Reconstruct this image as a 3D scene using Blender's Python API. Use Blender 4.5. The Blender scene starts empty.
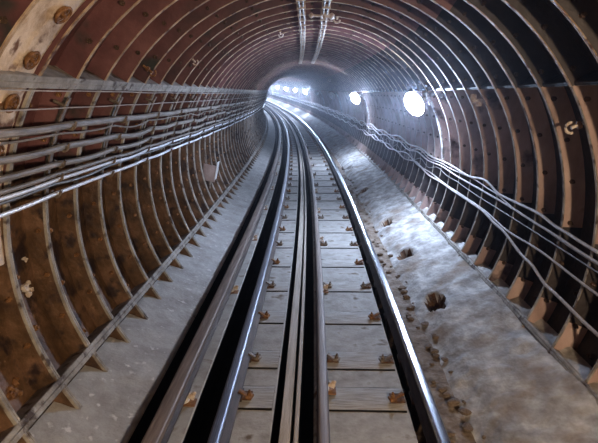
import bpy, bmesh, math, random
from mathutils import Vector, Matrix, noise
random.seed(7)
scene = bpy.context.scene
C = scene.collection
PI = math.pi
R_ = math.radians

# ------------------------------------------------------------------ camera
KURV = 0.0029          # 1/m, the line bends left
GRADE = 0.00026        # the line climbs gently
def track(s, off=0.0, z=0.0):
    th = KURV * s
    return Vector((-(1 - math.cos(th)) / KURV + off * math.cos(th),
                   math.sin(th) / KURV + off * math.sin(th), z + GRADE * s * s))
AX, AZ = -0.0845, 1.0843          # tunnel axis relative to the track centre and rail top
RIB_R, SKIN_R = 2.022, 2.18
def lin(s, deg, r):               # a point on the lining
    a = R_(deg)
    return track(s, AX + r * math.cos(a), AZ + r * math.sin(a))

cam_d = bpy.data.cameras.new('camera')
cam = bpy.data.objects.new('camera', cam_d); C.objects.link(cam)
cam_d.sensor_width = 36.0
cam_d.lens = 520.0 / 598.0 * 36.0
cam_d.clip_start = 0.05; cam_d.clip_end = 400
pit, yaw = 0.23566, -0.0411
fw = Vector((math.sin(yaw) * math.cos(pit), math.cos(yaw) * math.cos(pit), -math.sin(pit)))
rt = Vector((math.cos(yaw), -math.sin(yaw), 0)); up = rt.cross(fw)
cam.matrix_world = Matrix(((rt.x, up.x, -fw.x, -0.08525), (rt.y, up.y, -fw.y, 0.0),
                           (rt.z, up.z, -fw.z, 2.07946), (0, 0, 0, 1)))
scene.camera = cam

# ------------------------------------------------------------------ world, exposure
w = bpy.data.worlds.new('world'); scene.world = w; w.use_nodes = True
w.node_tree.nodes['Background'].inputs[0].default_value = (0.5, 0.6, 0.8, 1)
w.node_tree.nodes['Background'].inputs[1].default_value = 0.02
scene.view_settings.view_transform = 'Standard'
scene.view_settings.look = 'None'
scene.view_settings.gamma = 1
scene.view_settings.use_curve_mapping = False
scene.view_settings.exposure = 0.15
BULB_R = 0.09
LAMP_S0, LAMP_D, LAMP_A, LAMP_R = 8.23, 8.95, 29.5, 1.75
#            index: (colour, watts of glow strength)
COOL = (0.55, 0.70, 1.0)
WARM = (1.0, 0.76, 0.52)
LAMPS = {-2: (WARM, 900), -1: (WARM, 1750), 0: (COOL, 1700), 1: (COOL, 1600),
         2: None, 3: None, 4: (COOL, 2600), 5: (COOL, 3200), 6: (COOL, 3200), 7: (COOL, 3200), 8: (COOL, 3200), 9: (COOL, 3200)}

# ------------------------------------------------------------------ materials
def mat(name, cols, scale=3.0, rough=0.8, metal=0.0, bump=0.3, bscale=40.0, stretch=(1, 1, 1), detail=6, spots=None, spec=0.4):
    """cols: list of (pos, colour) of a noise ramp; spots: (colour, scale, lo, hi)"""
    m = bpy.data.materials.new(name); m.use_nodes = True
    nt = m.node_tree; N = nt.nodes; L = nt.links
    b = N['Principled BSDF']
    tc = N.new('ShaderNodeTexCoord'); mp = N.new('ShaderNodeMapping')
    mp.inputs['Scale'].default_value = stretch
    L.new(tc.outputs['Object'], mp.inputs[0])
    n = N.new('ShaderNodeTexNoise'); n.inputs['Scale'].default_value = scale; n.inputs['Detail'].default_value = detail
    n.inputs['Roughness'].default_value = 0.62
    L.new(mp.outputs[0], n.inputs['Vector'])
    r = N.new('ShaderNodeValToRGB'); e = r.color_ramp.elements
    while len(e) < len(cols): e.new(0.5)
    for i, (p, c) in enumerate(cols): e[i].position = p; e[i].color = (*c, 1)
    L.new(n.outputs['Fac'], r.inputs[0])
    out = r.outputs[0]
    if spots:
        sc, ss, lo, hi = spots
        n2 = N.new('ShaderNodeTexNoise'); n2.inputs['Scale'].default_value = ss; n2.inputs['Detail'].default_value = 4
        L.new(tc.outputs['Object'], n2.inputs['Vector'])
        mr = N.new('ShaderNodeMapRange'); mr.inputs[1].default_value = lo; mr.inputs[2].default_value = hi
        L.new(n2.outputs['Fac'], mr.inputs[0])
        mx = N.new('ShaderNodeMix'); mx.data_type = 'RGBA'
        L.new(mr.outputs[0], mx.inputs[0]); L.new(out, mx.inputs[6]); mx.inputs[7].default_value = (*sc, 1)
        out = mx.outputs[2]
    L.new(out, b.inputs['Base Color'])
    b.inputs['Roughness'].default_value = rough; b.inputs['Metallic'].default_value = metal
    b.inputs['Specular IOR Level'].default_value = spec
    if bump:
        nb = N.new('ShaderNodeTexNoise'); nb.inputs['Scale'].default_value = bscale; nb.inputs['Detail'].default_value = 5
        L.new(mp.outputs[0], nb.inputs['Vector'])
        bp = N.new('ShaderNodeBump'); bp.inputs['Strength'].default_value = bump; bp.inputs['Distance'].default_value = 0.02
        L.new(nb.outputs['Fac'], bp.inputs['Height']); L.new(bp.outputs[0], b.inputs['Normal'])
    m['out'] = ''
    return m

M = {}
M['maroon'] = mat('maroon_lining_paint', [(0.3, (0.05, 0.023, 0.022)), (0.5, (0.10, 0.036, 0.036)), (0.7, (0.17, 0.072, 0.068))], 2.2, 0.55, bump=0.35, bscale=14, spots=((0.02, 0.025, 0.022), 2.8, 0.62, 0.72))
M['brown'] = mat('muddy_brown_lining', [(0.3, (0.03, 0.014, 0.008)), (0.5, (0.095, 0.048, 0.02)), (0.7, (0.19, 0.10, 0.055))], 5, 0.6, bump=0.8, bscale=16, spots=((0.025, 0.012, 0.01), 6, 0.54, 0.64))
M['rwall'] = mat('reddish_brown_lining', [(0.3, (0.16, 0.105, 0.088)), (0.5, (0.31, 0.21, 0.18)), (0.72, (0.45, 0.33, 0.285))], 3.0, 0.6, bump=0.4, bscale=18, stretch=(1, 1, 0.5), spots=((0.05, 0.03, 0.03), 3, 0.6, 0.7))
M['shade_dark'] = mat('shade_darkened_lining', [(0.3, (0.010, 0.008, 0.008)), (0.55, (0.026, 0.018, 0.017)), (0.75, (0.06, 0.04, 0.036))], 3.0, 0.6, bump=0.4, bscale=18)  # shade on the right lining, put into the colour
M['rib'] = mat('dusty_grey_rib', [(0.3, (0.12, 0.10, 0.08)), (0.5, (0.26, 0.23, 0.19)), (0.7, (0.38, 0.35, 0.31))], 5, 0.7, bump=0.5, bscale=30, spots=((0.06, 0.035, 0.02), 9, 0.56, 0.66))
M['rib_rust'] = mat('rusty_tan_rib', [(0.3, (0.16, 0.09, 0.045)), (0.5, (0.34, 0.23, 0.13)), (0.7, (0.5, 0.38, 0.26))], 7, 0.6, bump=0.6, bscale=30, spots=((0.08, 0.03, 0.015), 8, 0.55, 0.65))
M['band'] = mat('flaking_tan_band', [(0.3, (0.30, 0.20, 0.12)), (0.5, (0.60, 0.47, 0.35)), (0.7, (0.72, 0.60, 0.48))], 4, 0.6, bump=0.7, bscale=22, spots=((0.14, 0.06, 0.025), 6, 0.56, 0.64))
M['bench'] = mat('dusty_grey_concrete', [(0.32, (0.19, 0.17, 0.15)), (0.5, (0.35, 0.33, 0.305)), (0.68, (0.58, 0.56, 0.53))], 4.5, 0.85, bump=1.0, bscale=11, stretch=(1.3, 1, 1.3), spots=((0.20, 0.14, 0.09), 2.2, 0.52, 0.70))
M['bench_left'] = mat('smooth_pale_concrete', [(0.3, (0.27, 0.25, 0.23)), (0.5, (0.36, 0.345, 0.325)), (0.7, (0.46, 0.45, 0.43))], 4, 0.8, bump=0.5, bscale=24, spots=((0.60, 0.58, 0.55), 14, 0.62, 0.70))
M['floor'] = mat('worn_concrete_infill', [(0.3, (0.23, 0.21, 0.18)), (0.5, (0.35, 0.33, 0.30)), (0.7, (0.46, 0.44, 0.41))], 5, 0.8, bump=0.3, bscale=30, spots=((0.12, 0.085, 0.05), 5, 0.6, 0.7))
M['sleeper'] = mat('weathered_sleeper_timber', [(0.3, (0.22, 0.20, 0.17)), (0.5, (0.36, 0.335, 0.30)), (0.7, (0.50, 0.475, 0.44))], 7, 0.75, bump=0.6, bscale=12, stretch=(0.8, 7, 3))
M['shade_grime'] = mat('black_trench_shade_and_joint_grime', [(0.3, (0.006, 0.005, 0.005)), (0.7, (0.014, 0.012, 0.01))], 6, 0.95, bump=0.4, spec=0.1)  # painted rail shadow in the trenches, real dirt in the sleeper joints
M['rustpit'] = mat('rusty_pit_dirt', [(0.3, (0.03, 0.014, 0.006)), (0.55, (0.11, 0.05, 0.02)), (0.75, (0.20, 0.11, 0.05))], 14, 0.9, bump=0.8, bscale=40)
M['dirt'] = mat('brown_rubble_dirt', [(0.3, (0.08, 0.05, 0.03)), (0.5, (0.19, 0.14, 0.10)), (0.7, (0.32, 0.28, 0.24))], 9, 0.9, bump=1.0, bscale=25)
M['railside'] = mat('rusty_rail_side', [(0.3, (0.035, 0.024, 0.018)), (0.6, (0.09, 0.06, 0.045)), (0.8, (0.15, 0.10, 0.07))], 8, 0.6, metal=0.3, bump=0.2, stretch=(3, 0.4, 3))
M['steel'] = mat('polished_rail_steel', [(0.3, (0.55, 0.56, 0.60)), (0.7, (0.75, 0.76, 0.80))], 12, 0.22, metal=1.0, bump=0.05, stretch=(6, 0.2, 6))
M['wornsteel'] = mat('dull_bluish_rail_steel', [(0.3, (0.16, 0.16, 0.18)), (0.7, (0.34, 0.35, 0.40))], 12, 0.45, metal=1.0, bump=0.1, stretch=(12, 0.2, 6))
M['condrail'] = mat('brown_conductor_rail', [(0.3, (0.11, 0.08, 0.06)), (0.5, (0.20, 0.15, 0.12)), (0.7, (0.29, 0.24, 0.20))], 6, 0.55, metal=0.25, bump=0.15, stretch=(6, 0.3, 6))
M['board'] = mat('pale_channel_board', [(0.3, (0.30, 0.25, 0.19)), (0.5, (0.44, 0.38, 0.31)), (0.7, (0.55, 0.49, 0.42))], 6, 0.7, bump=0.3, stretch=(6, 0.3, 3))
M['rust'] = mat('orange_rust_iron', [(0.3, (0.07, 0.03, 0.012)), (0.5, (0.20, 0.09, 0.03)), (0.7, (0.36, 0.19, 0.08))], 22, 0.75, metal=0.1, bump=0.5)
M['stain'] = mat('ochre_rust_stain', [(0.3, (0.12, 0.075, 0.03)), (0.6, (0.20, 0.13, 0.06)), (0.75, (0.27, 0.20, 0.12))], 14, 0.9, bump=0.3)
M['darkrust'] = mat('dark_rusty_iron', [(0.3, (0.03, 0.015, 0.008)), (0.6, (0.08, 0.045, 0.025))], 22, 0.8, bump=0.4)
M['pale'] = mat('flaky_pale_iron', [(0.3, (0.30, 0.20, 0.13)), (0.5, (0.55, 0.45, 0.36)), (0.7, (0.72, 0.66, 0.58))], 18, 0.6, bump=0.4)
M['porcelain'] = mat('chipped_insulator_glaze', [(0.3, (0.45, 0.33, 0.22)), (0.5, (0.72, 0.66, 0.58)), (0.7, (0.82, 0.80, 0.76))], 16, 0.3, bump=0.1, spec=0.6)
M['pipe'] = mat('grey_brown_cable_sheath', [(0.3, (0.10, 0.078, 0.058)), (0.5, (0.20, 0.165, 0.13)), (0.7, (0.30, 0.26, 0.22))], 8, 0.55, bump=0.25, stretch=(4, 0.6, 4), spec=0.5)
M['pipe_dark'] = mat('dark_cable_sheath', [(0.3, (0.05, 0.045, 0.04)), (0.5, (0.10, 0.09, 0.08)), (0.7, (0.17, 0.15, 0.14))], 8, 0.5, bump=0.2, stretch=(4, 0.6, 4), spec=0.5)
M['white'] = mat('pale_blue_white_cable', [(0.3, (0.55, 0.57, 0.62)), (0.6, (0.72, 0.74, 0.80)), (0.8, (0.8, 0.8, 0.84))], 4, 0.35, bump=0.05, spec=0.6)
M['rcable'] = mat('light_grey_cable', [(0.3, (0.24, 0.20, 0.18)), (0.5, (0.36, 0.32, 0.29)), (0.7, (0.48, 0.44, 0.41))], 5, 0.5, bump=0.1, spec=0.5)
M['bracket'] = mat('grimy_bracket_iron', [(0.3, (0.08, 0.06, 0.045)), (0.5, (0.17, 0.13, 0.10)), (0.7, (0.30, 0.25, 0.20))], 20, 0.6, metal=0.3, bump=0.4)
M['conduit'] = mat('galvanised_conduit', [(0.35, (0.07, 0.065, 0.06)), (0.5, (0.28, 0.27, 0.26)), (0.62, (0.62, 0.61, 0.58))], 11, 0.55, metal=0.2, bump=0.3)
M['pinkbox'] = mat('faded_pink_grey_box', [(0.3, (0.30, 0.22, 0.19)), (0.6, (0.42, 0.33, 0.30)), (0.8, (0.5, 0.42, 0.38))], 6, 0.6, bump=0.15)
M['boxedge'] = mat('chalky_box_flange', [(0.3, (0.55, 0.53, 0.50)), (0.7, (0.75, 0.74, 0.72))], 6, 0.6, bump=0.1)
M['stone'] = mat('brown_rubble_stone', [(0.3, (0.07, 0.045, 0.03)), (0.5, (0.16, 0.11, 0.075)), (0.7, (0.30, 0.25, 0.2))], 12, 0.85, bump=0.6)
M['enamel'] = mat('added_reflector_white', [(0.3, (0.75, 0.75, 0.75)), (0.7, (0.82, 0.82, 0.82))], 5, 0.4, bump=0)
def emis(name, col, st):
    m = bpy.data.materials.new(name); m.use_nodes = True
    b = m.node_tree.nodes['Principled BSDF']
    b.inputs['Base Color'].default_value = (0.9, 0.9, 0.9, 1)
    b.inputs['Emission Color'].default_value = (*col, 1); b.inputs['Emission Strength'].default_value = st
    return m
M['deadglass'] = mat('unlit_lamp_glass', [(0.3, (0.55, 0.58, 0.6)), (0.7, (0.7, 0.72, 0.75))], 5, 0.2, bump=0)

# ------------------------------------------------------------------ mesh helpers
def link(name, verts, faces, mats, parent=None, fmat=None, smooth=True, sharp=35):
    me = bpy.data.meshes.new(name); me.from_pydata([tuple(v) for v in verts], [], faces)
    if not isinstance(mats, (list, tuple)): mats = [mats]
    for m in mats: me.materials.append(m)
    if fmat: me.polygons.foreach_set('material_index', fmat)
    me.polygons.foreach_set('use_smooth', [smooth] * len(me.polygons))
    me.update()
    if smooth: me.set_sharp_from_angle(angle=R_(sharp))
    o = bpy.data.objects.new(name, me); C.objects.link(o)
    if parent: o.parent = parent
    return o
def tag(o, label=None, cat=None, group=None, kind=None):
    if label: o['label'] = label
    if cat: o['category'] = cat
    if group: o['group'] = group
    if kind: o['kind'] = kind
    return o
def empty(name, loc=(0, 0, 0), rz=0.0):
    o = bpy.data.objects.new(name, None); C.objects.link(o)
    o.location = loc; o.rotation_euler = (0, 0, rz); o.empty_display_size = 0.1
    return o
class MB:
    def __init__(s): s.v = []; s.f = []; s.m = []
    def add(s, vs, fs, mi=0):
        n = len(s.v); s.v += [Vector(v) for v in vs]; s.f += [tuple(i + n for i in f) for f in fs]; s.m += [mi] * len(fs)
    def box(s, c, d, rot=None, mi=0, bev=0.0):
        bm = bmesh.new(); bmesh.ops.create_cube(bm, size=1)
        for v in bm.verts: v.co = Vector((v.co.x * d[0], v.co.y * d[1], v.co.z * d[2]))
        if bev: bmesh.ops.bevel(bm, geom=bm.edges[:], offset=bev, segments=2, affect='EDGES', profile=0.6)
        s.bm(bm, c, rot, mi)
    def bm(s, bm, c=(0, 0, 0), rot=None, mi=0):
        m = Matrix.Translation(c) @ (rot.to_4x4() if rot else Matrix.Identity(4))
        bm.verts.index_update()
        s.add([m @ v.co for v in bm.verts], [[v.index for v in f.verts] for f in bm.faces], mi); bm.free()
    def cyl(s, a, b, r, r2=None, n=10, mi=0):
        s.tube([a, b], [r, r if r2 is None else r2], n, mi)
    def tube(s, pts, r, n=8, mi=0, flat=None):
        pts = [Vector(p) for p in pts]
        if not isinstance(r, (list, tuple)): r = [r] * len(pts)
        vs = []; fs = []; ref = Vector((0, 0, 1))
        for i, p in enumerate(pts):
            t = (pts[min(i + 1, len(pts) - 1)] - pts[max(i - 1, 0)]).normalized()
            if abs(t.dot(ref)) > 0.93: ref = Vector((1, 0, 0)) if abs(t.x) < 0.9 else Vector((0, 1, 0))
            x = t.cross(ref).normalized(); y = x.cross(t)
            if i and abs(t.z) > 0.5: pass
            for k in range(n):
                a = 2 * PI * k / n
                vs.append(p + (x * math.cos(a) + y * math.sin(a)) * r[i])
        for i in range(len(pts) - 1):
            for k in range(n):
                k2 = (k + 1) % n
                fs.append((i * n + k, i * n + k2, (i + 1) * n + k2, (i + 1) * n + k))
        fs.append(tuple(range(n - 1, -1, -1))); fs.append(tuple((len(pts) - 1) * n + k for k in range(n)))
        s.add(vs, fs, mi)
    def ball(s, c, r, mi=0, seg=8, sc=(1, 1, 1), jit=0, rot=None):
        bm = bmesh.new(); bmesh.ops.create_icosphere(bm, subdivisions=2, radius=r)
        for v in bm.verts:
            v.co = Vector((v.co.x * sc[0], v.co.y * sc[1], v.co.z * sc[2])) * (1 + random.uniform(-jit, jit))
        s.bm(bm, c, rot, mi)
    def build(s, name, mats, parent=None, smooth=True, sharp=35):
        return link(name, s.v, s.f, mats, parent, s.m, smooth, sharp)
def stations(a, b, near=0.25, far=1.2, knee=14):
    out = []; s = a
    while s < b:
        out.append(s); s += near if s < knee else min(far, near + (s - knee) * 0.04)
    out.append(b); return out
def extrude(prof, ss, mi=None, closed=True, caps=True, jitter=None):
    """sweep an (off, z) profile along the track"""
    mb = MB(); n = len(prof); vs = []
    for s in ss:
        for i, (o, z) in enumerate(prof):
            vs.append(track(s, o, z) if not jitter else track(s, *jitter(s, i, o, z)))
    fs = []; ms = []
    m = n if closed else n - 1
    for i in range(len(ss) - 1):
        for k in range(m):
            k2 = (k + 1) % n
            fs.append((i * n + k, (i + 1) * n + k, (i + 1) * n + k2, i * n + k2)); ms.append(mi[k] if mi else 0)
    if closed and caps:
        fs.append(tuple(range(n))); ms.append(0)
        fs.append(tuple((len(ss) - 1) * n + k for k in range(n - 1, -1, -1))); ms.append(0)
    mb.v = vs; mb.f = fs; mb.m = ms
    return mb
def copy_tree(o, parent=None):
    c = o.copy(); C.objects.link(c)
    if parent: c.parent = parent
    for ch in list(o.children): copy_tree(ch, c)
    return c

S0, S1 = -14.0, 104.0
# angles of the longitudinal joints
A_EYE_L, A_EYE_R, A_LOW_L, A_LOW_R = 148.0, 31.5, 208.2, -26.6
A_END_L, A_END_R = 218.0, -32.0
RING0, PITCH = 3.2286, 0.50574
ring_ks = [k for k in range(-34, 200) if RING0 + k * PITCH < S1 - 0.2]

# ------------------------------------------------------------------ lining skin
def skin(name, a0, a1, m, label, alt=None):
    ss = stations(S0, S1, 0.25, 0.5)
    n = max(8, int(abs(a1 - a0) / 3)); vs = []; fs = []; fm = []
    for s in ss:
        for i in range(n + 1): vs.append(lin(s, a0 + (a1 - a0) * i / n, SKIN_R))
    for i in range(len(ss) - 1):
        for k in range(n):
            a = i * (n + 1) + k
            fs.append((a, a + 1, a + n + 2, a + n + 1))
            am = a0 + (a1 - a0) * (k + .5) / n; fm.append(1 if alt and alt[1] < am < alt[2] else 0)
    o = link(name, vs, fs, [m, alt[0]] if alt else m, None, fm)
    return tag(o, label, None, None, 'structure')
wall_left = skin('wall_left', A_EYE_L, A_END_L, M['brown'], 'left side of the cast iron tunnel lining, curved and ribbed, muddy brown', (M['maroon'], 0, 167))
wall_right = skin('wall_right', A_END_R, A_EYE_R, M['shade_dark'], 'right side of the cast iron tunnel lining, curved and ribbed, reddish brown')  # skin coloured dark as the shadowed gaps between ribs
ceiling = skin('ceiling', A_EYE_R, A_EYE_L, M['maroon'], 'arched tunnel crown of ribbed cast iron painted dark maroon', (M['shade_dark'], 0, 58))  # right part of the crown painted dark for shade

def rib_mesh(a0, a1, s, wid=0.05, lip=0.0, alt=None):
    """one circumferential flange: rectangular section with a seam groove, follows the arc"""
    n = max(6, int(abs(a1 - a0) / 2.5))
    prof = [(-wid / 2 - .012, SKIN_R + .004), (-wid / 2 - .004, RIB_R + .004 + lip),  (-wid / 2, RIB_R + .006), (-wid / 2 + .006, RIB_R), (-.003, RIB_R), (0, RIB_R + .006),
            (.003, RIB_R), (wid / 2 - .006, RIB_R), (wid / 2, RIB_R + .006), (wid / 2, SKIN_R - .03), (wid / 2 + .012, SKIN_R + .004)]
    m = len(prof); vs = []; fs = []
    for i in range(n + 1):
        a = a0 + (a1 - a0) * i / n
        j = noise.noise(Vector((a * .12, s * 3, 0))) * .006
        for d, r in prof: vs.append(lin(s + d + (j if r < SKIN_R - .02 else 0), a, r + (j if r < SKIN_R - .02 else 0)))
    for i in range(n):
        for k in range(m - 1):
            a = i * m + k; fs.append((a, a + m, a + m + 1, a + 1))
    ms = [2 if 1 <= k <= 7 and not (k == 1 and lip == 0) else (3 if alt and alt[0] < a0 + (a1 - a0) * (i + .5) / n < alt[1] else 0) for i in range(n) for k in range(m - 1)] + [0, 0]
    fs.append(tuple(range(m))); fs.append(tuple(n * m + k for k in range(m - 1, -1, -1)))
    return vs, fs, ms
def addm(mb, t):
    n0 = len(mb.m); mb.add(t[0], t[1]); mb.m[n0:] = t[2]
def bolts(mb, a0, a1, s, mi=1, step=9.5):
    a = a0 + 3
    while a < a1 - 2:
        p = lin(s - .022, a, RIB_R + .055); q = lin(s - .052, a, RIB_R + .055)
        mb.cyl(p, q, .021, .017, 6, mi); mb.cyl(q, lin(s - .068, a, RIB_R + .055), .010, n=6, mi=mi)
        a += step
RIB_W = {'wall_left': .05, 'wall_right': .038, 'ceiling': .042}
def build_ribs(wall, a0, a1, m, side, lip, alt=None, am=None):
    am = am or side
    far = MB(); cnt = 0
    for k in ring_ks:
        s = RING0 + k * PITCH
        if k < -5 or cnt >= 96:
            addm(far, rib_mesh(a0, a1, s, RIB_W[wall.name], lip=lip, alt=alt)); continue
        mb = MB(); addm(mb, rib_mesh(a0, a1, s, RIB_W[wall.name], lip=lip, alt=alt))
        if s < 22: bolts(mb, a0, a1, s)
        mb.build('lining_rib', [side, M['rust'] if wall.name == 'wall_left' else M['darkrust'], m, am], wall); cnt += 1
    o = far.build('lining_rib', [side, M['rust'] if wall.name == 'wall_left' else M['darkrust'], m, am], wall); o['kind'] = 'stuff'
    o['label'] = 'further ribs deep in the tunnel'
build_ribs(wall_left, A_EYE_L, A_END_L, M['rib'], M['brown'], .014, (0, 167), M['maroon'])
build_ribs(ceiling, A_EYE_R, A_EYE_L, M['rib_rust'], M['maroon'], 0.0, (0, 58), M['shade_dark'])  # rib sides on the right darkened with the same painted shade
build_ribs(wall_right, A_END_R, A_EYE_R, M['rib'], M['rwall'], 0.0, (-19, -1), M['shade_dark'])  # lower rib sides painted dark as shaded bays

def long_flange(wall, ang, wid, m, name='longitudinal_flange', rr=RIB_R - .004):
    ss = stations(S0, S1, 0.25, 0.5); vs = []; fs = []
    half = math.degrees(wid / 2 / RIB_R)
    prof = [(-half, SKIN_R), (-half, rr + .006), (-half + .15, rr), (-.1, rr), (0, rr + .008), (.1, rr), (half - .15, rr), (half, rr + .006), (half, SKIN_R)]
    m_ = len(prof)
    for s in ss:
        for d, r in prof: vs.append(lin(s, ang + d, r))
    for i in range(len(ss) - 1):
        for k in range(m_ - 1):
            a = i * m_ + k; fs.append((a, a + 1, a + m_ + 1, a + m_))
    return link(name, vs, fs, m, wall)
long_flange(wall_left, A_LOW_L, .075, M['rib'], rr=RIB_R - .012)
long_flange(wall_left, A_EYE_L - .2, .085, M['rib'], rr=RIB_R - .006)
long_flange(wall_right, A_EYE_R + .2, .03, M['shade_dark'], rr=RIB_R + .02)
long_flange(wall_right, A_LOW_R, .05, M['rib'])

# wide filled band between the two rings nearest the camera on the left, with bolted bosses
def band(wall, a0, a1, k):
    s0 = RING0 + (k - 1) * PITCH + .03; s1 = RING0 + k * PITCH - .03
    n = int(abs(a1 - a0) / 2.5); vs = []; fs = []
    prof = [(s0, RIB_R + .03), (s0 + .03, RIB_R + .022), (s0 + .2, RIB_R + .04), (s0 + .235, RIB_R + .028), (s0 + .25, RIB_R + .045), (s1 - .03, RIB_R + .022), (s1, RIB_R + .03)]
    m = len(prof)
    for i in range(n + 1):
        a = a0 + (a1 - a0) * i / n
        for s, r in prof: vs.append(lin(s, a, r + noise.noise(Vector((a * .3, s * 9, 1))) * .006))
    for i in range(n):
        for j in range(m - 1):
            b = i * m + j; fs.append((b, b + m, b + m + 1, b + 1))
    mb = MB(); mb.add(vs, fs)
    a = a0 + 4
    while a < a1 - 3:
        c = lin(s1 - .13, a, RIB_R + .03); i = lin(s1 - .13, a, RIB_R - .03)
        d = (i - c).normalized(); t = d.cross(Vector((0, 1, 0))).normalized()
        ring = [c + d * .02 + (t * math.cos(q) + Vector((0, 1, 0)) * math.sin(q)) * .055 for q in [2 * PI * x / 16 for x in range(17)]]
        mb.tube(ring, .009, 6, 1)
        mb.cyl(c, c + d * .012, .05, .05, 14, 1); mb.cyl(c, c + d * .028, .024, .022, 6, 1); mb.cyl(c, c + d * .04, .012, n=6, mi=1)
        a += 9.0
    o = mb.build('filled_band', [M['band'], M['rust']], wall)
    o['label'] = 'wide flaking tan band with bolts'
band(wall_left, A_EYE_L, 182, 0)
band(ceiling, 95, A_EYE_L, 0)

# grout plugs in the middle of the lining panels
def plugs(wall, angs, m, smax):
    mb = MB()
    for k in range(-2, int((smax - RING0) / PITCH)):
        for a in angs:
            a = a + (4 if k % 2 else -4) + random.uniform(-1, 1)
            s = RING0 + (k + .5) * PITCH + random.uniform(-.04, .04)
            c = lin(s, a, SKIN_R); i = lin(s, a, SKIN_R - .03)
            mb.cyl(c, i, .028, .022, 8, 0); mb.cyl(i, lin(s, a, SKIN_R - .045), .012, n=6)
    o = mb.build('grout_plugs', m, wall); o['kind'] = 'stuff'
plugs(wall_left, (158, 178, 190, 201), M['rust'], 16)
plugs(ceiling, (132, 104, 76, 50), M['darkrust'], 16)
plugs(wall_right, (14, -4, -18), M['darkrust'], 16)

# ------------------------------------------------------------------ floor, trenches, benches
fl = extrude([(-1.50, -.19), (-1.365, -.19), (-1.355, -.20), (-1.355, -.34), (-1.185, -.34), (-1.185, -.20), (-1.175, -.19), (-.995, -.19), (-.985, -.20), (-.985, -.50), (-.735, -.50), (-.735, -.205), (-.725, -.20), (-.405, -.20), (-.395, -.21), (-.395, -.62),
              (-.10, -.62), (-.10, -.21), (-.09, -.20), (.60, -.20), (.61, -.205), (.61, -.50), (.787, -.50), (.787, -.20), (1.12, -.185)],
             stations(S0, S1, .25, .6), [0, 0, 1, 1, 1, 0, 0, 0, 1, 1, 1, 0, 0, 0, 1, 1, 1, 0, 0, 0, 1, 1, 1, 2], closed=False)  # rail trenches cut and blackened as rail shadow; central channel shares the black
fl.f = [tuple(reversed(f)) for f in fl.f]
floor = tag(fl.build('floor', [M['floor'], M['shade_grime'], M['dirt']], sharp=25), 'pale concrete track bed with a black drainage channel and trenches made for rail shadow', kind='structure')

PITS = [(6.95, 1.18, .2, .10), (5.22, 1.20, .24, .10), (8.8, 1.19, .2, .09), (12.0, 1.14, .2, .09), (15.6, 1.14, .2, .09)]
def bench(name, prof, seed, pits, label, amp):
    """prof: control points (off, z); dense cross sections, rough cast surface"""
    pts = []
    L = [0]
    for a, b in zip(prof, prof[1:]): L.append(L[-1] + math.dist(a, b))
    n = 26
    for i in range(n + 1):
        t = L[-1] * i / n; j = max(x for x in range(len(L) - 1) if L[x] <= t + 1e-9); u = (t - L[j]) / (L[j + 1] - L[j])
        pts.append((prof[j][0] + (prof[j + 1][0] - prof[j][0]) * u, prof[j][1] + (prof[j + 1][1] - prof[j][1]) * u))
    ss = stations(S0, S1, .05, .6, 13); vs = []; fs = []; ms = []
    pitv = set()
    for i, s in enumerate(ss):
        for k, (o, z) in enumerate(pts):
            e = min(1, k / 2, (n - k) / 2)
            d = noise.fractal(Vector((s * 1.1, o * 2.2, seed)), 1, 2, 4) * amp * e + (noise.fractal(Vector((s * 3.5, o * 4, seed + 9)), .7, 2, 4) * amp * .4 * e) - max(0, .05 - abs(noise.noise(Vector((s * 1.3, o * 3, seed + 20))))) * amp * 9 * e * (o > 0)
            d += abs(noise.noise(Vector((s * 4 + o * 5, o * 9, seed + 5)))) * amp * .5 * e
            for ps, po, ls, lo in pits:
                q = math.hypot((s - ps) / ls, (o - po) / lo) + .35 * noise.noise(Vector((s * 9, o * 9, 3)))
                if q < 1: d -= .12 * min(1, (1 - q) * 3); pitv.add(i * (n + 1) + k)
            vs.append(track(s, o - (d * .3 if o > 0 else -d * .3), z + d))
    for i in range(len(ss) - 1):
        for k in range(n):
            a = i * (n + 1) + k; f = (a, a + n + 1, a + n + 2, a + 1)
            fs.append(f if prof[0][0] > prof[-1][0] else tuple(reversed(f)))
            ms.append(1 if sum(x in pitv for x in f) >= 3 else 0)
    o = link(name, vs, fs, [M['bench_left'] if prof[0][0] < 0 else M['bench'], M['rustpit']], None, ms, True, 60)
    return tag(o, label, kind='structure')
bench('baseboard_left', [(-1.362, -.195), (-1.44, -.17), (-1.60, -.12), (-1.76, -.06), (-1.92, .0)], 1.0, [], 'pale concrete haunch between left lining and track', .012)
bench('baseboard_right', [(.98, -.20), (1.06, -.15), (1.16, -.07), (1.32, .0), (1.52, .085), (1.72, .16), (1.86, .22)], 7.0, PITS, 'rough pale concrete haunch along the foot of the right lining', .03)

# ------------------------------------------------------------------ rails
RS = stations(0.6, S1 - 2, .25, .8)
def rail(name, off, hw, head_m, body_m, label, cat, zt=0.0, foot=.065, web=.009, hh=.038, H=.16, headname='polished_head', group=None):
    hb = zt - hh
    prof = [(off - hw, hb), (off - web, hb - .018), (off - web, zt - H + .028), (off - foot, zt - H + .012), (off - foot, zt - H),
            (off + foot, zt - H), (off + foot, zt - H + .012), (off + web, zt - H + .028), (off + web, hb - .018), (off + hw, hb)]
    b = extrude(prof, RS).build(name, body_m, None, sharp=30)
    tag(b, label, cat, group)
    hp = [(off - hw, hb), (off - hw, zt - .008), (off - hw + .006, zt - .002), (off - hw + .014, zt), (off + hw - .014, zt), (off + hw - .006, zt - .002), (off + hw, zt - .008), (off + hw, hb)]
    h = extrude([(o, z) for o, z in hp], RS).build(headname, head_m, b, sharp=40)
    return b
rail('running_rail', -.724, .035, M['wornsteel'], M['railside'], 'left running rail, dark with a bluish worn head, beside a black shadow trench', 'rail')
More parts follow.
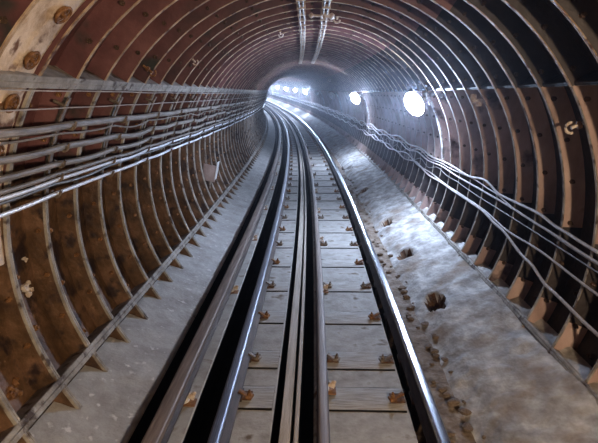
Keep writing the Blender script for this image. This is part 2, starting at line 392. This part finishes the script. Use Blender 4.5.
rail('running_rail', .717, .035, M['steel'], M['railside'], 'right running rail with bright shining head beside the rubble', 'rail')
rail('conductor_rail', -1.117, .052, M['condrail'], M['railside'], 'brown outer conductor rail, leftmost of all the rails', 'rail', foot=.06, web=.02, hh=.05, H=.13, headname='contact_head')
rail('conductor_rail', -.035, .032, M['condrail'], M['railside'], 'centre conductor rail on the planks, just right of the pale boards', 'rail', foot=.045, web=.012, hh=.04, H=.13, headname='contact_head')
def boardmesh(o0, o1, zt, zb, name, label):
    def jit(s, i, o, z): return (o + noise.noise(Vector((s * .5, o0 * 9, 0))) * .006, z + noise.noise(Vector((s * .7, 3, o0))) * .004)
    b = extrude([(o0, zt - .004), (o0 + .004, zt), (o1 - .004, zt), (o1, zt - .004), (o1, zb), (o0, zb)], RS, jitter=jit).build(name, M['board'], sharp=30)
    tag(b, label, 'board')
boardmesh(-.335, -.262, -.16, -.60, 'channel_board', 'wide pale timber board on edge in the central black channel')
boardmesh(-.236, -.205, -.165, -.60, 'channel_board', 'narrow pale timber board beside the wide one in the central channel')

# ------------------------------------------------------------------ sleepers
def plank(x0, x1, wid, top, bot, seed):
    mb = MB(); nx = 10; ny = 5; bm = bmesh.new()
    grid = []
    for i in range(nx + 1):
        row = []
        for j in range(ny + 1):
            x = x0 + (x1 - x0) * i / nx; y = -wid / 2 + wid * j / ny
            e = 0 if (j in (0, ny)) else 1
            z = top + noise.noise(Vector((x * 3, y * 14, seed))) * .003 - (0 if e else .006)
            if j in (1, ny - 1): y = (-1 if j == 1 else 1) * (wid / 2 - .013)
            y += noise.noise(Vector((x * 6, seed, j))) * .004
            row.append(bm.verts.new((x, y, z)))
        grid.append(row)
    for i in range(nx):
        for j in range(ny):
            f = bm.faces.new((grid[i][j], grid[i + 1][j], grid[i + 1][j + 1], grid[i][j + 1]))
            if j in (0, ny - 1): f.material_index = 1
    edge = [grid[i][0] for i in range(nx + 1)] + [grid[nx][j] for j in range(1, ny + 1)] + [grid[i][ny] for i in range(nx - 1, -1, -1)] + [grid[0][j] for j in range(ny - 1, 0, -1)]
    low = [bm.verts.new((v.co.x, v.co.y, bot)) for v in edge]
    for i in range(len(edge)):
        j = (i + 1) % len(edge); bm.faces.new((edge[j], edge[i], low[i], low[j])).material_index = 1
    bm.faces.new(list(reversed(low)))
    bm.verts.index_update(); mi = [f.material_index for f in bm.faces]; mb.bm(bm); mb.m = mi; return mb
def rot(ax, deg): return Matrix.Rotation(R_(deg), 3, ax)
def clip(side):
    """rail clip: curved angled bar, washer and coach bolt; side +1 = to the right of the rail"""
    mb = MB()
    mb.box((side * .030, -.0, .026), (.095, .034, .014), rot('Y', side * 24), bev=.003)
    mb.box((side * .075, 0, .012), (.05, .06, .02), rot('Y', side * 4), bev=.004)
    mb.cyl((side * .072, 0, .02), (side * .076, -.004, .045), .019, .017, 6); mb.cyl((side * .072, 0, .045), (side * .078, -.006, .066), .010, .009, 8)
    return mb
def seat_plate(side, l=.15):
    mb = MB(); mb.box((side * .03, 0, .004), (l * .75, .12, .010), bev=.003)
    mb.box((side * .0, 0, .012), (.02, .11, .010), bev=.002)
    return mb
ZT = -.190
def sleeper(x0, x1, clips, seed, name='track_sleeper'):
    r = empty(name)
    # a timber block let into the concrete
    plank(x0, x1, .33, ZT, -.199, seed).build('timber', [M['sleeper'], M['shade_grime']], r, sharp=30)
    for xx, side in clips:
        st = MB(); n = 12
        ring = [(xx + side * .06 + .085 * math.cos(q) * (1 + .25 * math.sin(3 * q + seed)), -.015 + .10 * math.sin(q) * (1 + .3 * math.cos(2 * q)), ZT + .0035) for q in [2 * PI * t / n for t in range(n)]]
        p = seat_plate(side).build('base_plate', M['rustpit'], r, sharp=30); p.location = (xx, 0, ZT + .004)
        c = clip(side).build('rail_clip', M['bracket'] if seed % 2 else M['rust'], r, sharp=30); c.location = (xx, -.01, ZT + .012)
        c.rotation_euler = (0, 0, R_(-18 * side))
    return r
left_proto = [sleeper(-.715, -.412, [(-.665, 1)], i) for i in (1, 2)]
right_proto = [sleeper(-.082, .592, [(.572, -1), (.03, 1)] if i == 1 else [(.572, -1)], i) for i in (1, 2)]
used = set()
def place(protos, idx, s, label, group, var):
    key = (idx, var)
    o = protos[var]
    if key in used: o = copy_tree(o)
    used.add(key)
    o.location = track(s); o.rotation_euler = (0, 0, KURV * s)
    tag(o, label, 'sleeper', group)
SL = [3.60, 4.2]
while SL[-1] < 84: SL.append(SL[-1] + .905)
for i, s in enumerate(SL):
    i += 1
    near = {1: 'nearest the camera in full view', 2: 'second in full view', 3: 'third from the camera', 4: 'fourth from the camera', 5: 'fifth from the camera'}
    if 1 <= i <= 5:
        lL = 'short weathered sleeper between left running rail and channel, ' + near[i]; lR = 'long weathered sleeper between channel and right running rail, ' + near[i]; gL = 'short sleepers left of the channel'; gR = 'long sleepers right of the channel'
    else:
        lL = 'short weathered sleeper left of the channel, further down the track'; lR = 'long weathered sleeper right of the channel, further down the track'; gL = 'distant short sleepers left of the channel'; gR = 'distant long sleepers right of the channel'
    place(left_proto, 0, s, lL, gL, i % 2); place(right_proto, 1, s, lR, gR, i % 2)

# ------------------------------------------------------------------ insulators under the conductor rails
def insulator(side):
    r = empty('insulator')
    b = MB(); pf = [(.0, .0), (.055, .0), (.058, .012), (.045, .02), (.052, .03), (.04, .038), (.036, .055)]
    b.cyl((0, 0, 0), (0, 0, .014), .058, .055, 16); b.cyl((0, 0, .014), (0, 0, .03), .046, .05, 16); b.cyl((0, 0, .03), (0, 0, .056), .04, .036, 16)
    b.build('porcelain_pot', M['porcelain'], r, sharp=40)
    k = MB(); k.box((side * .075, 0, .045), (.055, .05, .035), rot('Y', side * 22), bev=.008); k.ball((side * .09, .0, .065), .022, sc=(1, .8, .7), jit=.1)
    k.build('side_lug', M['pale'], r)
    f = MB(); f.box((side * .03, -.02, -.001), (.16, .10, .012), bev=.004); f.build('foot_plate', M['rust'], r)
    return r
names = ['nearest', 'second', 'third', 'fourth']
first = insulator(1); u = False
for j in range(22):
    s = 3.52 + 2.3 * j
    o = first if not u else copy_tree(first); u = True
    o.location = track(s, -1.105, -.187); o.rotation_euler = (0, 0, KURV * s)
    tag(o, 'chipped pale insulator under the leftmost rail, ' + (names[j] + ' to the camera' if j < 4 else 'far down the line'), 'insulator', 'insulators under the outer conductor rail' if j < 4 else 'far insulators under the outer conductor rail')
for j in range(22):
    s = 3.70 + 2.15 * j
    o = copy_tree(first)
    o.location = track(s, -.035, -.178); o.rotation_euler = (0, 0, KURV * s)
    tag(o, 'chipped pale insulator under the centre rail, ' + (names[j] + ' to the camera' if j < 4 else 'far down the line'), 'insulator', 'insulators under the centre conductor rail' if j < 4 else 'far insulators under the centre conductor rail')

# ------------------------------------------------------------------ cast chairs on the trench bottom that carry the running rails
def rail_chair():
    mb = MB(); mb.box((0, 0, .03), (.19, .20, .06), bev=.008); mb.box((0, 0, .17), (.11, .12, .26), bev=.01)
    mb.box((0, 0, .322), (.15, .15, .03), bev=.006)
    return mb.build('rail_chair', M['railside'], sharp=30)
ch0 = rail_chair(); u = False
for i, s in enumerate(SL[:52]):
    for off, nm in ((-.724, 'left'), (.717, 'right')):
        o = ch0 if not u else ch0.copy()
        if u: C.objects.link(o)
        u = True
        o.location = track(s, off, -.498); o.rotation_euler = (0, 0, KURV * s)
        tag(o, 'dark cast chair holding the %s running rail down in its black shadow trench' % nm, 'rail support', 'cast chairs under the %s running rail' % nm)

# ------------------------------------------------------------------ left cables on brackets
BR = [RING0 + PITCH * .78 + 1.0115 * i for i in range(-2, 40)]
def sag(s, amp, ph):
    t = (s - BR[0]) / 1.0115
    return -amp * (math.sin(PI * (t % 1)) * (0.6 + 0.5 * math.sin(int(math.floor(t)) * 2.1 + ph)))
def left_line(name, ang, r, rad, m, label, amp, ph, s1=46, n=10, cat='cable', drift=0.0):
    mb = MB(); pts = []
    s = 0.6
    while s < s1:
        a = R_(ang + noise.noise(Vector((s * .35, ph, 2))) * drift)
        pts.append(track(s, AX + r * math.cos(a), AZ + r * math.sin(a) + sag(s, amp, ph)))
        s += .12 if s < 14 else .35
    mb.tube(pts, rad, n)
    return tag(mb.build(name, m), label, cat)
left_line('thin_wire', 147.4, 1.91, .0045, M['rcable'], 'thin wire strung highest above the left cable bundle', .006, 1, n=6, cat='wire')
left_line('thin_wire', 151.2, 1.91, .0045, M['rcable'], 'second thin wire, just above the thick left cables', .006, 2, n=6, cat='wire')
left_line('power_cable', 155.0, 1.90, .026, M['pipe'], 'thick grey brown cable, topmost of the thick ones on the left wall', .012, 0.3)
left_line('signal_cable', 157.6, 1.945, .008, M['pipe'], 'slim cable sagging behind the two topmost thick left cables', .035, 1.7, n=6)
left_line('power_cable', 159.9, 1.90, .024, M['pipe'], 'thick grey brown cable, second down on the left wall', .03, 1.1, drift=.5)
left_line('power_cable', 163.6, 1.90, .021, M['pipe'], 'thick grey brown cable, third down on the left wall', .022, 2.6, drift=.4)
left_line('power_cable', 166.0, 1.90, .015, M['pipe'], 'medium cable, fourth down on the left wall', .014, 0.9, drift=.2)
left_line('power_cable', 167.2, 1.895, .013, M['white'], 'pale medium cable right under the fourth on the left wall', .016, 1.0, drift=.2)
left_line('signal_cable', 168.6, 1.93, .011, M['pipe_dark'], 'dark slim cable just above the lowest pale one on the left', .02, 4.0, drift=.3)
left_line('power_cable', 170.3, 1.895, .014, M['white'], 'shining pale cable, lowest on the left wall', .010, 0.2, s1=48)
left_line('signal_cable', 170.7, 1.915, .010, M['pipe'], 'slim grey cable running tight against the lowest pale cable', .012, 0.4)
def cable_bracket():
    r = empty('cable_bracket')
    def P(a, rr, s=0): return Vector((AX + rr * math.cos(R_(a)), s, AZ + rr * math.sin(R_(a))))
    # flat strap along the wall, made of a swept flat bar
    mb = MB(); n = 14; vs = []; fs = []
    for i in range(n + 1):
        a = 150 + (172.5 - 150) * i / n
        for ds, rr in ((-.02, 1.965), (.02, 1.965), (.02, 1.975), (-.02, 1.975)): vs.append(P(a, rr, ds))
    for i in range(n):
        for k in range(4):
            fs.append((i * 4 + k, i * 4 + (k + 1) % 4, i * 4 + 4 + (k + 1) % 4, i * 4 + 4 + k))
    fs += [(3, 2, 1, 0), (n * 4, n * 4 + 1, n * 4 + 2, n * 4 + 3)]
    mb.add(vs, fs)
    for a in (152, 162, 171.5): mb.cyl(P(a, 1.968), P(a, 2.06), .012, n=8)
    mb.build('strap', M['bracket'], r)
    for a, rad in ((155.0, .026), (159.9, .024), (163.6, .021), (166.6, .022), (170.4, .018)):
        h = MB(); c = P(a, 1.90); pts = []
        d = (P(a, 1.97) - c).normalized(); upv = Vector((0, 0, 1))
        pts = [P(a, 1.968) + Vector((0, 0, -rad - .03))]
        for q in range(-30, 205, 22):
            ang = R_(q)
            pts.append(c + Vector((math.cos(ang + PI) * (rad + .010), 0, -math.sin(ang) * (rad + .010))))
        h.tube([p for p in pts], .010, 6)
        h.cyl(pts[-1], pts[-1] + Vector((.012, 0, .012)), .010, n=6)
        h.build('hook', M['bracket'], r)
    return r
br0 = cable_bracket()
for i, s in enumerate(BR):
    if i < 2: continue
    o = br0 if i == 2 else copy_tree(br0)
    o.location = track(s) ; o.rotation_euler = (0, 0, KURV * s)
    if i <= 4: lb = 'rusty strap with hooks carrying the left cables, ' + ['', '', 'nearest of those in full view', 'second nearest in full view', 'third nearest in full view'][i]
    else: lb = 'rusty strap with hooks carrying the left cables, one of the distant row'
    tag(o, lb, 'bracket', 'cable brackets on the left wall' if i <= 4 else 'distant cable brackets on the left wall')

# ------------------------------------------------------------------ right cables resting against the ribs
def interp(tab, s):
    if s <= tab[0][0]: return tab[0][1]
    for (a, x), (b, y) in zip(tab, tab[1:]):
        if s <= b:
            t = (s - a) / (b - a); t = t * t * (3 - 2 * t); return x + (y - x) * t
    return tab[-1][1]
def right_line(name, tab, rad, m, label, amp, ph, per=1.5, r=None, s1=84):
    rad *= .78
    mb = MB(); pts = []; s = 0.8; r = r or RIB_R - rad - .004
    while s < s1:
        a = interp(tab, s)
        wv = max(0, min(1, (s - 7) / 3))
        a += wv * amp * (math.sin(s * 2 * PI / per + ph) + .5 * math.sin(s * 2 * PI / per * .43 + ph * 2))
        pts.append(lin(s, a, r)); s += .1 if s < 25 else .3
    mb.tube(pts, rad, 8)
    return tag(mb.build(name, m), label, 'cable')
right_line('power_cable', [(.8, -3), (3.65, -2.5), (4.25, -2.0), (4.65, -1.0), (5.61, -1.5), (6.16, .7), (6.79, -.7), (8.39, .1), (11, 1)], .017, M['rcable'], 'light grey cable, highest of the right wall bundle', .9, 0, 2.3)
right_line('power_cable', [(.8, -5.5), (3.62, -4.6), (4.51, -3.9), (5.5, -3.3), (6.54, -3.2), (8.35, -2.9), (11, -2)], .014, M['rcable'], 'light grey cable, second down in the right wall bundle', .9, 1.5, 2.0)
right_line('signal_cable', [(.8, -5.8), (3.62, -4.9), (5.0, -3.7), (5.9, -1.7), (6.6, -.9), (7.2, -1.2), (8.35, -1.7), (11, -1)], .010, M['rcable'], 'slim grey cable crossing between the two highest on the right', 1.0, 2.7, 1.7)
right_line('power_cable', [(.8, -11.5), (3.52, -10.4), (4.5, -9.7), (5.21, -10.3), (6.1, -9.0), (6.63, -8.9), (8.2, -8.6), (11, -7)], .013, M['rcable'], 'light grey cable, third down on the right wall', .9, 4, 2.4)
right_line('power_cable', [(.8, -24), (2.6, -20), (3.35, -17), (4.13, -16), (4.61, -13.9), (5.49, -10.8), (6.12, -9.4), (6.63, -9.3), (8.2, -9.4), (11, -8.2)], .017, M['rcable'], 'light grey cable that droops lowest on the right near the camera', .9, 4.4, 2.2)
right_line('signal_cable', [(.8, -7), (6, -6), (8, -5), (11, -5)], .008, M['pipe_dark'], 'thin dark cable between the middle cables of the right wall', 1.6, 5, 1.3)

# ------------------------------------------------------------------ crown conduits
def crown_run(a0, a1, s0, s1, label):
    r = empty('ceiling_conduit', lin(s0, a0, 1.97))
    inv = Matrix.Translation(-Vector(r.location))
    for da in (-.75, .75):
        mb = MB(); pts = []; s = s0
        while s <= s1:
            a = a0 + (a1 - a0) * (s - s0) / (s1 - s0) + da + noise.noise(Vector((s * 1.6, da * 9, a0))) * .35
            pts.append(inv @ lin(s, a, 1.975 + noise.noise(Vector((s * 1.2, da * 5, 4))) * .012)); s += .1
        mb.tube(pts, .011, 8); mb.build('conduit_tube', M['conduit'], r)
    k = math.ceil((s0 - RING0) / PITCH)
    while RING0 + k * PITCH < s1:
        s = RING0 + k * PITCH; a = a0 + (a1 - a0) * (s - s0) / (s1 - s0)
        mb = MB()
        mb.box(inv @ lin(s, a, 1.975), (.10, .035, .042), bev=.005)
        mb.cyl(inv @ lin(s, a - 1.2, 1.95), inv @ lin(s, a - 1.2, 2.03), .008, n=6); mb.cyl(inv @ lin(s, a + 1.2, 1.95), inv @ lin(s, a + 1.2, 2.03), .008, n=6)
        mb.build('clamp', M['pale'], r); k += 1
    tag(r, label, 'conduit')
crown_run(94.4, 97.0, 2.0, 17.5, 'twin clamped conduit under the tunnel crown, left one of two')
crown_run(87.6, 85.2, 2.0, 17.5, 'twin clamped conduit under the tunnel crown, right one of two')
# rusty pipe tee and stubs beside the right conduit
t = empty('pipe_fitting', lin(6.9, 88, 1.97)); mb = MB()
mb.cyl((-.13, -.05, -.01), (.10, .02, -.01), .016, n=8); mb.cyl((.0, -.10, 0), (.0, .14, 0), .02, n=8); mb.ball((-.13, -.05, -.01), .032, jit=.1); mb.ball((.12, .03, -.01), .04, jit=.15); mb.ball((.04, -.09, -.02), .035, jit=.15); mb.cyl((0, 0, 0), (0, 0, .07), .015, n=8)
mb.build('tee', M['pale'], t); tag(t, 'flaky rusty pipe tee on the crown beside the right conduit', 'pipe fitting')
def stub(s, a, label, name='bolt_stub', sc=1.0, m='pale', rr=2.0):
    c = lin(s, a, rr); o = empty(name, c); d = (lin(s, a, rr + .2) - c).normalized(); mb = MB()
    tv = d.cross(Vector((0, 1, 0))).normalized()
    mb.cyl(d * .10, d * -.01, .012 * sc, n=8)
    pts = [d * (-.01) + tv * .035 * sc * math.cos(q) + d * -.035 * sc * math.sin(q) for q in [PI * x / 8 for x in range(-1, 9)]]
    mb.tube(pts, .010 * sc, 7)
    mb.build('hook', M[m], o); mb2 = MB(); mb2.cyl(d * .06, d * .035, .028 * sc, n=6); mb2.build('nut', M['rust'], o)
    return tag(o, label, 'hook')
stub(7.3, 82.0, 'small pale hook hanging under the crown, right of the conduits', 'wall_hook', 1.2)
stub(3.88, 22.8, 'bent pale hook on the dark upper right wall', 'wall_hook', 1.1)
stub(8.6, 105.5, 'small pale hook under the crown, left of the conduits', 'wall_hook', 1.0)
stub(6.4, 136.0, 'pale hook on the upper left lining above the cables', 'wall_hook', .9)
stub(5.15, 142.5, 'rusty hook on the upper left lining nearest the flange', 'wall_hook', .9, 'rust')
stub(24.0, 52.0, 'small pale hook in the dark stretch between the two nearest lamps', 'wall_hook', 1.6)
# rusty bracket cluster on the right wall near the nearest lamp
c = lin(6.0, 27.5, 2.03); o = empty('wall_bracket', c, R_(-62)); mb = MB()
mb.box((0, 0, 0), (.16, .03, .05), bev=.006); mb.box((-.04, -.03, .03), (.04, .06, .09), bev=.006); mb.box((.05, -.03, -.03), (.05, .05, .05), bev=.006); mb.cyl((0, -.01, 0), (0, -.08, .0), .014, n=8)
mb.build('plate', M['pale'], o); tag(o, 'rusty lump of bracket on the right wall joint near the lamp', 'bracket')
# flaking scale lumps on the left lining
for s, a, sz, lb in ((3.55, 190.5, .045, 'white flaky limescale lump on the nearest left lining panel'), (3.62, 185, .022, 'small white scale lump above the larger one on the left lining'), (6.0, 187.5, .035, 'pale scale lump on a left lining panel below the cables'), (3.02, 204, .05, 'brown scale lump low on the left lining by the skirting')):
    mb = MB()
    for _ in range(7):
        p = lin(s + random.uniform(-sz, sz), a + random.uniform(-1.2, 1.2) * sz / .045, SKIN_R - .008); mb.ball(p, sz * random.uniform(.3, .6), jit=.25)
    q = lin(s, a, SKIN_R)
    mb.v = [v - q for v in mb.v]
    ob = mb.build('scale_lump', M['pale'] if 'brown' not in lb else M['rust']); ob.location = q; tag(ob, lb, 'limescale')

# ------------------------------------------------------------------ box on the left wall
q = lin(9.5, 191.5, 1.93); bx = empty('junction_box', q, KURV * 9.5)
tilt = rot('Y', 12)
mb = MB(); mb.box((-.02, 0, 0), (.22, .12, .27), tilt, bev=.01); mb.build('casing', M['pinkbox'], bx)
mb = MB(); mb.box((-.01, -.066, .0), (.25, .012, .30), tilt, bev=.004); mb.build('cover', M['pinkbox'], bx)
mb = MB(); mb.box((.115, .03, .03), (.012, .22, .33), tilt, bev=.003); mb.build('end_flange', M['boxedge'], bx)
for a, b, ra in (((-.06, 0, .13), (-.08, 0, .42), .012), ((.02, .02, .13), (0, .02, .40), .010), ((-.02, 0, -.12), (-.03, 0, -.30), .02)):
    mb = MB(); mb.cyl(a, b, ra, n=8); mb.build('feed_pipe', M['bracket'], bx)
tag(bx, 'faded pinkish grey junction box fixed to the left wall below the cables', 'box')

# ------------------------------------------------------------------ lamps
def lamp(j, spec):
    s = LAMP_S0 + LAMP_D * j
    b = lin(s, LAMP_A, LAMP_R)
    o = empty('tunnel_lamp', b, KURV * s)
    nv = Vector((-math.cos(R_(LAMP_A)), 0, -math.sin(R_(LAMP_A))))
    wv = nv; fv = (nv * math.cos(R_(32)) + Vector((0, 1 if j < 0 else -1, 0)) * math.sin(R_(32))).normalized()
    mb = MB(); mb.box(-nv * .235, (.05, .14, .14), rot('Y', -LAMP_A), bev=.008)
    mb.cyl(-nv * .36, -nv * .06, .03, .05, 14); mb.build('backplate', M['conduit'], o)
    dish = MB(); e1 = fv.cross(Vector((0, 1, 0))).normalized(); e2 = fv.cross(e1); vs = []; fs = []
    for rr, dd in ((.02, -.085), (.09, -.078), (.15, -.052), (.195, -.012), (.20, -.016), (.155, -.062), (.09, -.088), (.02, -.095)):
        for q in range(24): vs.append(fv * dd + (e1 * math.cos(q * PI / 12) + e2 * math.sin(q * PI / 12)) * rr)
    for a in range(7):
        for q in range(24): fs.append((a * 24 + q, a * 24 + (q + 1) % 24, a * 24 + 24 + (q + 1) % 24, a * 24 + 24 + q))
    fs += [tuple(range(23, -1, -1)), tuple(range(168, 192))]
    dish.add(vs, fs); dish.build('added_reflector', M['enamel'], o)  # dish added to keep bulb light off the wall and widen the core
    g = MB()
    bm = bmesh.new(); bmesh.ops.create_uvsphere(bm, u_segments=20, v_segments=12, radius=BULB_R); g.bm(bm, fv * .025)
    if spec: m = emis('lit_bulb_glass', spec[0], spec[1])
    else: m = M['deadglass']
    g.build('bulb', m, o)
    mb = MB()
    lo = lin(s - .12, 1.0, 2.0) - b; z = Matrix.Rotation(-KURV * s, 3, 'Z')
    pts = [z @ (lin(s - .02 - .1 * t, LAMP_A - 2.5 + (1.0 - LAMP_A + 2.5) * t, 1.995) - b) for t in [x / 10 for x in range(11)]]
    mb.tube(pts, .022, 8); mb.build('feed_conduit', M['conduit'], o)
    mb = MB()
    for t in (.25, .6, .95):
        p = pts[int(t * 10)]; mb.box(p, (.03, .07, .02), rot('Y', -10), bev=.003)
    mb.build('conduit_clip', M['bracket'], o)
    lbl = {0: 'blazing white wall lamp on the right, nearest to the camera', 1: 'second bright lamp along the right wall', 2: 'unlit lamp just past the second bright one on the right wall', 3: 'unlit lamp in the dark stretch before the far lit ones',
           4: 'third bright lamp, first of the far cluster at the bend', 5: 'second lamp of the far bright cluster', 6: 'third lamp of the far bright cluster', 7: 'fourth lamp of the far bright cluster', 8: 'fifth lamp of the far bright cluster, almost at the bend edge', 9: 'farthest lamp, nearly hidden by the bend',
           -1: 'warm lamp on the right wall beside the camera', -2: 'warm lamp on the right wall behind the camera'}[j]
    tag(o, lbl, 'lamp', 'lamps along the right wall')
for j, sp in LAMPS.items(): lamp(j, sp)

# ------------------------------------------------------------------ thin dusty haze that fills the tunnel
HAZE = 0.0023
if HAZE:
    m = bpy.data.materials.new('tunnel_haze'); m.use_nodes = True; nt = m.node_tree; nt.nodes.clear()
    vo = nt.nodes.new('ShaderNodeVolumeScatter'); ou = nt.nodes.new('ShaderNodeOutputMaterial')
    vo.inputs['Density'].default_value = HAZE; vo.inputs['Anisotropy'].default_value = 0.88; vo.inputs['Color'].default_value = (.85, .88, 1, 1)
    nt.links.new(vo.outputs[0], ou.inputs['Volume'])
    hz = extrude([(AX + (SKIN_R + .12) * math.cos(R_(a)), AZ + (SKIN_R + .12) * math.sin(R_(a))) for a in range(0, 360, 20)], stations(S0 + .5, S1 - 1, 4, 4)).build('dusty_haze', m, smooth=False)
    tag(hz, 'thin dusty haze glowing around the lamps along the tunnel', 'haze', kind='stuff')

# ------------------------------------------------------------------ rubble beside the right rail
st = []
for v in range(5):
    mb = MB(); bm = bmesh.new(); bmesh.ops.create_icosphere(bm, subdivisions=2, radius=.5)
    for q in bm.verts:
        q.co *= 1 + .45 * noise.noise(q.co * 2.3 + Vector((v * 7, 0, 0))); q.co.z *= .6
    mb.bm(bm); st.append(mb.build('stone', M['stone'], sharp=25)); tag(st[-1], '', 'stone')
nst = 0
for i in range(110):
    s = 2.7 + 15 * (i / 110) ** 1.25 + random.uniform(-.1, .1)
    sz = random.uniform(.025, .085)
    off = random.uniform(.83, 1.06)
    o = st[i % 5] if i < 5 else st[i % 5].copy()
    if i >= 5: C.objects.link(o)
    o.location = track(s, off, -.19 + sz * .18 + max(0, off - .95) * .3); o.scale = (sz * random.uniform(.7, 1.3), sz * random.uniform(.8, 1.6), sz)
    o.rotation_euler = (0, 0, random.uniform(0, 6))
    tag(o, 'brown stone lying in the rubble between right rail and haunch', 'stone', 'rubble stones beside the right rail')
